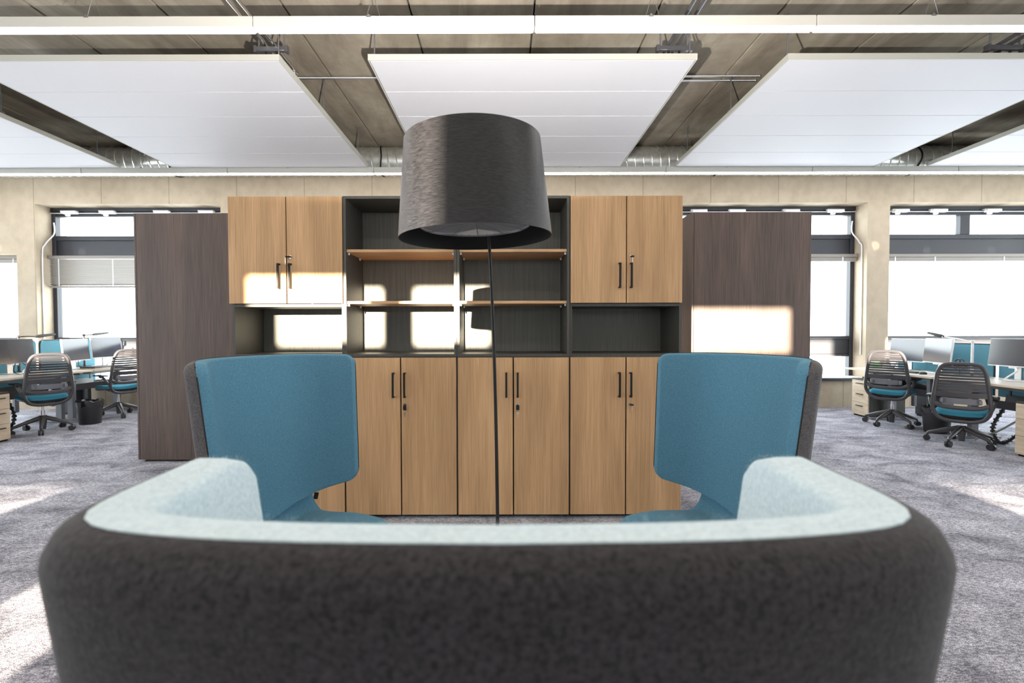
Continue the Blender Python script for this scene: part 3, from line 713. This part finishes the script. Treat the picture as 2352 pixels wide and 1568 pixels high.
def desk(x0, x1, y0, y1, z, lab, front, legs):
    # front = sign of the side where the chair stands (+1: chair on the +x side)
    t = thing('desk', lab, 'desk', ((x0+x1)/2, (y0+y1)/2, 0), group='sit stand desks')
    hx, hy = (x1-x0)/2, (y1-y0)/2
    MB().box(-hx, -hy, z-.025, hx, hy, z, .002).build('desk_top', 'desktop', t, 0)
    MB().box(front*hx, -hy, z-.024, front*(hx+.0022), hy, z-.001).build('edge_band', 'maple', t, 0)
    for ly in legs:
        y = ly-(y0+y1)/2
        lg = MB().box(-.045, y-.03, .03, .045, y+.03, z-.06, .004).build('leg', 'greyplastic', t)
        MB().box(-hx+.06, y-.035, 0, hx-.06, y+.035, .03, .006).build('foot', 'greyplastic', lg)
        MB().box(-hx+.08, y-.03, z-.065, hx-.08, y+.03, z-.025, .003).build('arm', 'greyplastic', lg)
    MB().box(-.02, -hy+.12, z-.10, .02, hy-.12, z-.06).build('cross_beam', 'greyplastic', t, 0)
    bx = -front*(hx-.06)
    tr_ = MB().prism([(bx, z-.19), (bx+front*.03, z-.34), (bx+front*.24, z-.34), (bx+front*.27, z-.24), (bx+front*.262, z-.24), (bx+front*.232, z-.332), (bx+front*.036, z-.332), (bx+front*.008, z-.19)], 'y', -hy+.2, hy-.2)
    ct = tr_.build('cable_tray', 'charplastic', t, 0)
    for s in (-1, 1):
        MB().box(bx+front*.005, s*(hy-.25)-.01, z-.20, bx+front*.02, s*(hy-.25)+.01, z-.025).build('tray_bracket', 'charplastic', ct, 0)
    return t
desk(-6.92, -6.12, 5.62, 7.19, .76, 'light desk at the left edge, farther from the window', 1, (6.06, 7.08))
desk(-6.92, -6.12, 7.21, 8.24, .76, 'light desk beside the left window', 1, (7.27, 8.12))
desk(5.38, 6.16, 6.06, 7.62, .74, 'light desk beside the right pillar with two bright monitors', -1, (6.5, 7.16))
desk(5.38, 6.16, 4.48, 6.04, .74, 'light desk cut off by the right edge', -1, (4.62, 5.92))
# desk screens
def dscreen(x, y0, y1, z0, z1, lab):
    t = thing('desk_screen', lab, 'desk screen', (x, (y0+y1)/2, z0), group='teal desk screens')
    hy = (y1-y0)/2; h = z1-z0; r = .06
    def outline(i):
        pts = [(-hy+i, 0), (hy-i, 0)]
        pts += [(hy-i-r+(r)*math.cos(R(a)), h-i-r+r*math.sin(R(a))) for a in range(0, 91, 15)]
        pts += [(-hy+i+r+r*math.cos(R(a)), h-i-r+r*math.sin(R(a))) for a in range(90, 181, 15)]
        return pts
    MB().prism(outline(.006), 'x', -.016, .016).build('fabric_panel', 'screenfab', t, 50)
    ring = outline(0)[1:]+[outline(0)[0]]
    MB().tube([(0, a, b) for a, b in ring], .010, 6).build('edge_trim', 'anth', t, 60)
    for s in (-1, 1): MB().box(-.02, s*hy*.6-.03, -.32, .02, s*hy*.6+.03, .02, .003).build('support', 'greyplastic', t, 0)
dscreen(-6.955, 5.64, 7.17, .50, 1.20, 'teal desk screen behind the dark monitor at the left edge')
dscreen(-6.955, 7.23, 8.20, .50, 1.20, 'teal desk screen beside the left window')
dscreen(6.20, 6.09, 7.58, .50, 1.145, 'teal desk screen behind the two bright monitors')
dscreen(6.20, 4.52, 6.03, .50, 1.145, 'teal desk screen at the right edge')
# monitors
def monitor(x, y, zd, ang, zb, w, h, lab, stand='grey'):
    t = thing('monitor', lab, 'monitor', (x, y, zd), R(ang), 'computer monitors')
    # local: the picture faces -y
    def tl(mb, a=R(6)):
        z0 = zb-zd
        mb.v = [(x_, y_*math.cos(a)+(z_-z0)*math.sin(a), z0+(z_-z0)*math.cos(a)-y_*math.sin(a)) for x_, y_, z_ in mb.v]; return mb
    tl(MB().box(-w/2, -.008, zb-zd, w/2, .016, zb-zd+h, .003)).build('casing', 'whiteplastic' if stand == 'white' else 'greyplastic', t, 0)
    tl(MB().box(-w/2+.006, -.0095, zb-zd+.012, w/2-.006, -.007, zb-zd+h-.006)).build('screen', 'screen', t, 0)
    tl(MB().box(-.11, .016, zb-zd+.08, .11, .05, zb-zd+h-.08, .012)).build('rear_housing', 'greyplastic', t)
    MB().box(-.04, .05, .01, .04, .072, zb-zd+h*.6, .004).build('stand_post', 'alu', t)
    MB().box(-.12, -.06, 0, .12, .12, .012, .004).build('stand_base', 'alu', t)
    MB().box(-.05, -.010, zb-zd-.018, .05, .006, zb-zd, .003).build('sensor_bar', 'whiteplastic', t)
    return t
monitor(-6.62, 6.52, .76, 90, .90, .60, .335, 'dark monitor cut off by the left edge')
monitor(-6.50, 7.36, .76, 96, .885, .52, .335, 'bright reflecting monitor in the middle of the left desks', 'white')
monitor(-6.48, 7.90, .76, 84, .905, .53, .335, 'grey blue monitor nearest the left window', 'white')
monitor(5.98, 7.17, .74, -86, .862, .58, .34, 'pale monitor on the right desk nearest the pillar', 'white')
monitor(5.93, 6.62, .74, -100, .875, .53, .34, 'brightest monitor on the right desk, second from the pillar', 'white')
monitor(5.98, 5.66, .74, -90, .895, .60, .335, 'dark blue monitor cut off by the right edge', 'white')
# task lamps
def task_lamp(x, y, zd, pts, head0, head1, lab, mat='whiteplastic'):
    t = thing('task_lamp', lab, 'desk lamp', (x, y, zd), group='desk task lamps')
    MB().lathe([(.001, 0), (.09, 0), (.09, .010), (.02, .014), (.014, .03), (.001, .03)], 28).build('base', 'blackplastic', t)
    p = [Vector(q) for q in pts]
    MB().cyl((0, 0, .02), tuple(p[0]), .016, .013).build('post', mat, t)
    MB().ball(tuple(p[0]), .022, 10).build('joint', mat, t)
    MB().tube(pts, .009, 8).build('arm', mat, t)
    MB().ball(tuple(p[-1]), .018, 10).build('joint', mat, t)
    a, b = Vector(head0), Vector(head1)
    MB().tube([a, a.lerp(b, .2), b], [.012, .024, .016], 10, ).build('lamp_head', 'blackplastic' if mat != 'x' else mat, t)
task_lamp(5.92, 6.10, .74, [(0, 0, .44), (0, .20, .475), (-.01, .40, .50)], (-.01, .38, .50), (-.02, .62, .55), 'white task lamp with raised arm on the right desk')
task_lamp(6.06, 5.45, .74, [(0, 0, .49), (-.03, -.15, .52), (-.05, -.32, .57)], (-.05, -.30, .57), (-.06, -.5, .60), 'white task lamp behind the dark blue monitor')
task_lamp(-6.83, 6.80, .76, [(0, 0, .50), (.02, .10, .505), (.04, .22, .50)], (.04, .2, .50), (.05, .5, .53), 'black task lamp behind the left dark monitor', 'blackplastic')
task_lamp(-6.82, 7.85, .76, [(0, 0, .51), (.02, .08, .515), (.04, .14, .52)], (.04, .12, .52), (.05, .42, .55), 'black task lamp by the left window', 'blackplastic')
# headphones on their stand
t = thing('headphones', 'black headphones on the right desk beside the white task lamp', 'headphones', (5.93, 6.275, .74))
MB().lathe([(.001, 0), (.06, 0), (.06, .008), (.010, .012), (.008, .20), (.001, .20)], 20).build('holder', 'blackplastic', t)
MB().tube([(0, .075*math.cos(R(a)), .13+.085*math.sin(R(a))) for a in range(0, 181, 15)], .008, 8).build('headband', 'blackplastic', t)
for s in (-1, 1): MB().tube([(0, s*.050, .11), (0, s*.085, .11)], [.036, .030], 16).build('ear_cup', 'blackplastic', t)
# keyboards, phone, small things
def keyboard(x, y, z, rz, lab):
    t = thing('keyboard', lab, 'keyboard', (x, y, z), rz, 'keyboards')
    MB().box(-.215, -.07, 0, .215, .07, .014, .004).build('body', 'blackplastic', t)
    m = MB()
    for r_ in range(5):
        for c_ in range(16): m.box(-.205+c_*.0258, -.06+r_*.0245, .014, -.183+c_*.0258, -.040+r_*.0245, .019)
    k = m.build('keys', 'charplastic', t, 0); k['kind'] = 'stuff'
keyboard(5.62, 6.75, .74, R(-86), 'dark keyboard on the right desk in front of the bright monitors')
keyboard(-6.27, 7.95, .76, R(92), 'dark keyboard on the left desk by the window')
def mouse(x, y, z, lab):
    t = thing('mouse', lab, 'mouse', (x, y, z), 0, 'computer mice')
    MB().lathe([(.001, 0), (.032, 0), (.034, .010), (.026, .028), (.001, .036)], 18).build('body', 'blackplastic', t).scale = (1.5, 1, 1)
    MB().box(.012, -.003, .027, .030, .003, .034, .002).build('wheel', 'greyplastic', t)
mouse(5.58, 6.42, .74, 'dark mouse beside the keyboard on the right desk')
t = thing('desk_phone', 'small white desk phone with dark handset screen beside the pillar', 'phone', (5.98, 7.50, .74), R(-70))
MB().prism([(-.06, 0), (.06, 0), (.05, .03), (-.05, .06)], 'x', -.05, .05).build('cradle', 'whiteplastic', t, 0)
MB().box(-.028, -.022, .04, .028, .004, .17, .008).build('handset', 'whiteplastic', t)
MB().box(-.022, -.025, .085, .022, -.021, .155).build('display', 'black', t, 0)
t = thing('plastic_tub', 'small green tub standing behind the chair by the pillar', 'tub', (5.80, 7.53, .74))
MB().lathe([(.001, 0), (.045, 0), (.055, .10), (.050, .10), (.045, .02), (.001, .02)], 20).build('tub', 'green', t)
MB().lathe([(.058, .096), (.058, .108), (.048, .108), (.048, .096)], 20, close=True).build('rim', 'whiteplastic', t)
t = thing('laptop', 'closed dark laptop lying on a wooden stand on the left desk', 'laptop', (-6.27, 7.43, .76), R(90))
MB().box(-.20, -.12, 0, .20, .12, .016, .003).build('stand_board', 'maple', t)
MB().box(-.17, -.115, .016, .17, .115, .036, .005).build('laptop_body', 'blackplastic', t)
MB().box(-.165, -.111, .036, .165, .111, .038, .001).build('lid', 'anth', t, 0)
# drawer units
def drawers(x0, x1, y0, y1, h, front, lab):
    t = thing('drawer_unit', lab, 'drawer unit', ((x0+x1)/2, (y0+y1)/2, 0), group='mobile drawer units')
    hx, hy = (x1-x0)/2, (y1-y0)/2
    MB().box(-hx+.02, -hy+.02, 0, hx-.02, hy-.02, .02).build('plinth', 'black', t, 0)
    MB().box(-hx+(.02 if front < 0 else 0), -hy, .02, hx-(.02 if front > 0 else 0), hy, h-.02).build('body', 'carcass', t, 0)
    MB().box(-hx, -hy, h-.02, hx, hy, h, .002).build('top', 'carcass', t, 0)
    fx = front*hx; zs = [.022, .215, .395, h-.022]
    for a, b in zip(zs[:-1], zs[1:]):
        d = MB().box(fx-front*.019, -hy+.002, a+.002, fx, hy-.002, b-.002, .001).build('drawer', 'maple', t, 0)
        zc = b-.05
        MB().box(fx, -.07, zc-.005, fx+front*.022, .07, zc+.005, .003).build('handle', 'black', d)
drawers(5.49, 6.05, 7.26, 7.60, .58, -1, 'light wood drawer unit under the desk by the right pillar')
drawers(5.43, 5.99, 4.75, 5.11, .58, -1, 'light wood drawer unit cut off by the right edge')
drawers(-6.62, -6.06, 5.64, 5.91, .60, 1, 'light wood drawer unit cut off by the left edge')
# computers under the far side
def tower(x, y, lab):
    t = thing('computer_tower', lab, 'computer', (x, y, 0), group='computer towers')
    MB().box(-.10, -.22, .02, .10, .22, .45, .006).build('case', 'anth', t)
    MB().box(-.09, -.226, .03, .09, -.219, .44, .003).build('front_panel', 'charplastic', t)
    MB().box(-.09, -.2, 0, .09, .2, .02).build('feet', 'black', t, 0)
tower(6.52, 7.30, 'dark computer tower on the floor behind the right desk')
tower(-7.09, 7.95, 'dark computer tower on the floor below the left window')
# waste bins
def bin_(x, y, lab):
    t = thing('waste_bin', lab, 'waste bin', (x, y, 0), group='black waste bins')
    MB().lathe([(.001, 0), (.125, 0), (.130, .01), (.155, .32), (.150, .32), (.126, .015), (.001, .012)], 32).build('bucket', 'blackplastic', t)
    vs = []; m = MB(); n = 48
    prof = [(.157, .255), (.160, .30), (.162, .333), (.150, .338), (.146, .28)]
    for (r, z) in prof:
        for j in range(n):
            a = 2*math.pi*j/n; w = .004*math.sin(9*a+z*40)+.003*math.sin(17*a+2)
            vs.append(((r+w)*math.cos(a), (r+w)*math.sin(a), z+.010*math.sin(5*a+1)+.005*math.sin(13*a)))
    m.add(vs, [(i*n+j, i*n+(j+1) % n, (i+1)*n+(j+1) % n, (i+1)*n+j) for i in range(4) for j in range(n)]).build('liner', 'binbag', t)
bin_(-6.0, 6.98, 'black waste bin with liner under the left desks')
bin_(5.62, 6.25, 'black waste bin with liner between the right office chairs')
# cables
def cable(pts, r, mat, lab, name='cable'): return tubething(name, pts, r, mat, lab, 'cable', n=6)
def cable_spine(pts, lab):
    t = thing('cable_spine', lab, 'cable guide', tuple(pts[0]), group='cable spines'); o = Vector(pts[0])
    P = catmull(pts, 9); m = MB().tube([p-o for p in P], .016, 6).build('core', 'blackplastic', t)
    acc = 0; last = P[0]
    lk = None
    for i in range(2, len(P)-1, 2):
        d = (P[i+1]-P[i-1]).normalized(); MBk = MB().tube([P[i]-o-d*.009, P[i]-o+d*.009], .027, 8); MBk.build('link', 'blackplastic', t)
cable_spine([(-6.60, 6.05, .42), (-6.55, 5.98, .20), (-6.50, 6.06, .03), (-6.42, 6.22, .05), (-6.45, 6.34, .22), (-6.6, 6.4, .42)], 'black looped cable spine under the left desk beside the drawers')
cable_spine([(5.92, 5.70, .40), (5.88, 5.78, .18), (5.84, 5.70, .03), (5.80, 5.56, .03), (5.84, 5.42, .2), (5.9, 5.36, .40)], 'black looped cable spine under the desk at the right edge')
cable([(-6.18, 7.40, .70), (-6.14, 7.34, .62), (-6.13, 7.50, .57), (-6.14, 7.66, .63), (-6.15, 7.70, .735)], .005, 'black', 'black cable sagging below the edge of the left window desk')
cable([(-6.58, 6.50, .90), (-6.50, 6.40, .82), (-6.52, 6.46, .768), (-6.50, 6.56, .768), (-6.48, 6.62, .82), (-6.58, 6.60, .90)], .005, 'black', 'black cable loop under the dark monitor at the left edge')
cable([(-6.46, 6.46, .768), (-6.44, 6.50, .83), (-6.42, 6.55, .80), (-6.40, 6.60, .768)], .010, 'whiteplastic', 'white cable loop standing on the desk at the left edge')
cable([(-6.46, 7.33, .89), (-6.42, 7.30, .80), (-6.38, 7.36, .804)], .005, 'black', 'black cable under the bright left monitor')
cable([(-6.44, 7.92, .90), (-6.40, 7.85, .85), (-6.42, 7.80, .768), (-6.38, 7.95, .768)], .006, 'black', 'black cable under the monitor by the left window')
cable([(5.94, 7.25, .87), (5.90, 7.28, .80), (5.88, 7.25, .748), (5.80, 7.0, .748), (5.72, 6.95, .748)], .005, 'black', 'black cable under the pale right monitor')
cable([(5.94, 5.60, .89), (5.85, 5.50, .86), (5.80, 5.58, .76), (5.82, 5.50, .75), (5.92, 5.3, .75)], .009, 'whiteplastic', 'white cable loop under the dark blue monitor')
cable([(5.95, 5.5, .34), (5.75, 5.6, .15), (5.66, 5.72, .06), (5.64, 5.76, .011)], .011, 'housing', 'beige cable dropping to the floor beside the right drawers')
MB_note = MB().box(-.03, -.03, 0, .03, .03, .006).build('sticky_notes', 'yellow', None, 0); MB_note.location = (5.46, 7.06, .74)
tag(MB_note, 'yellow sticky note pad on the right desk edge', 'note pad')
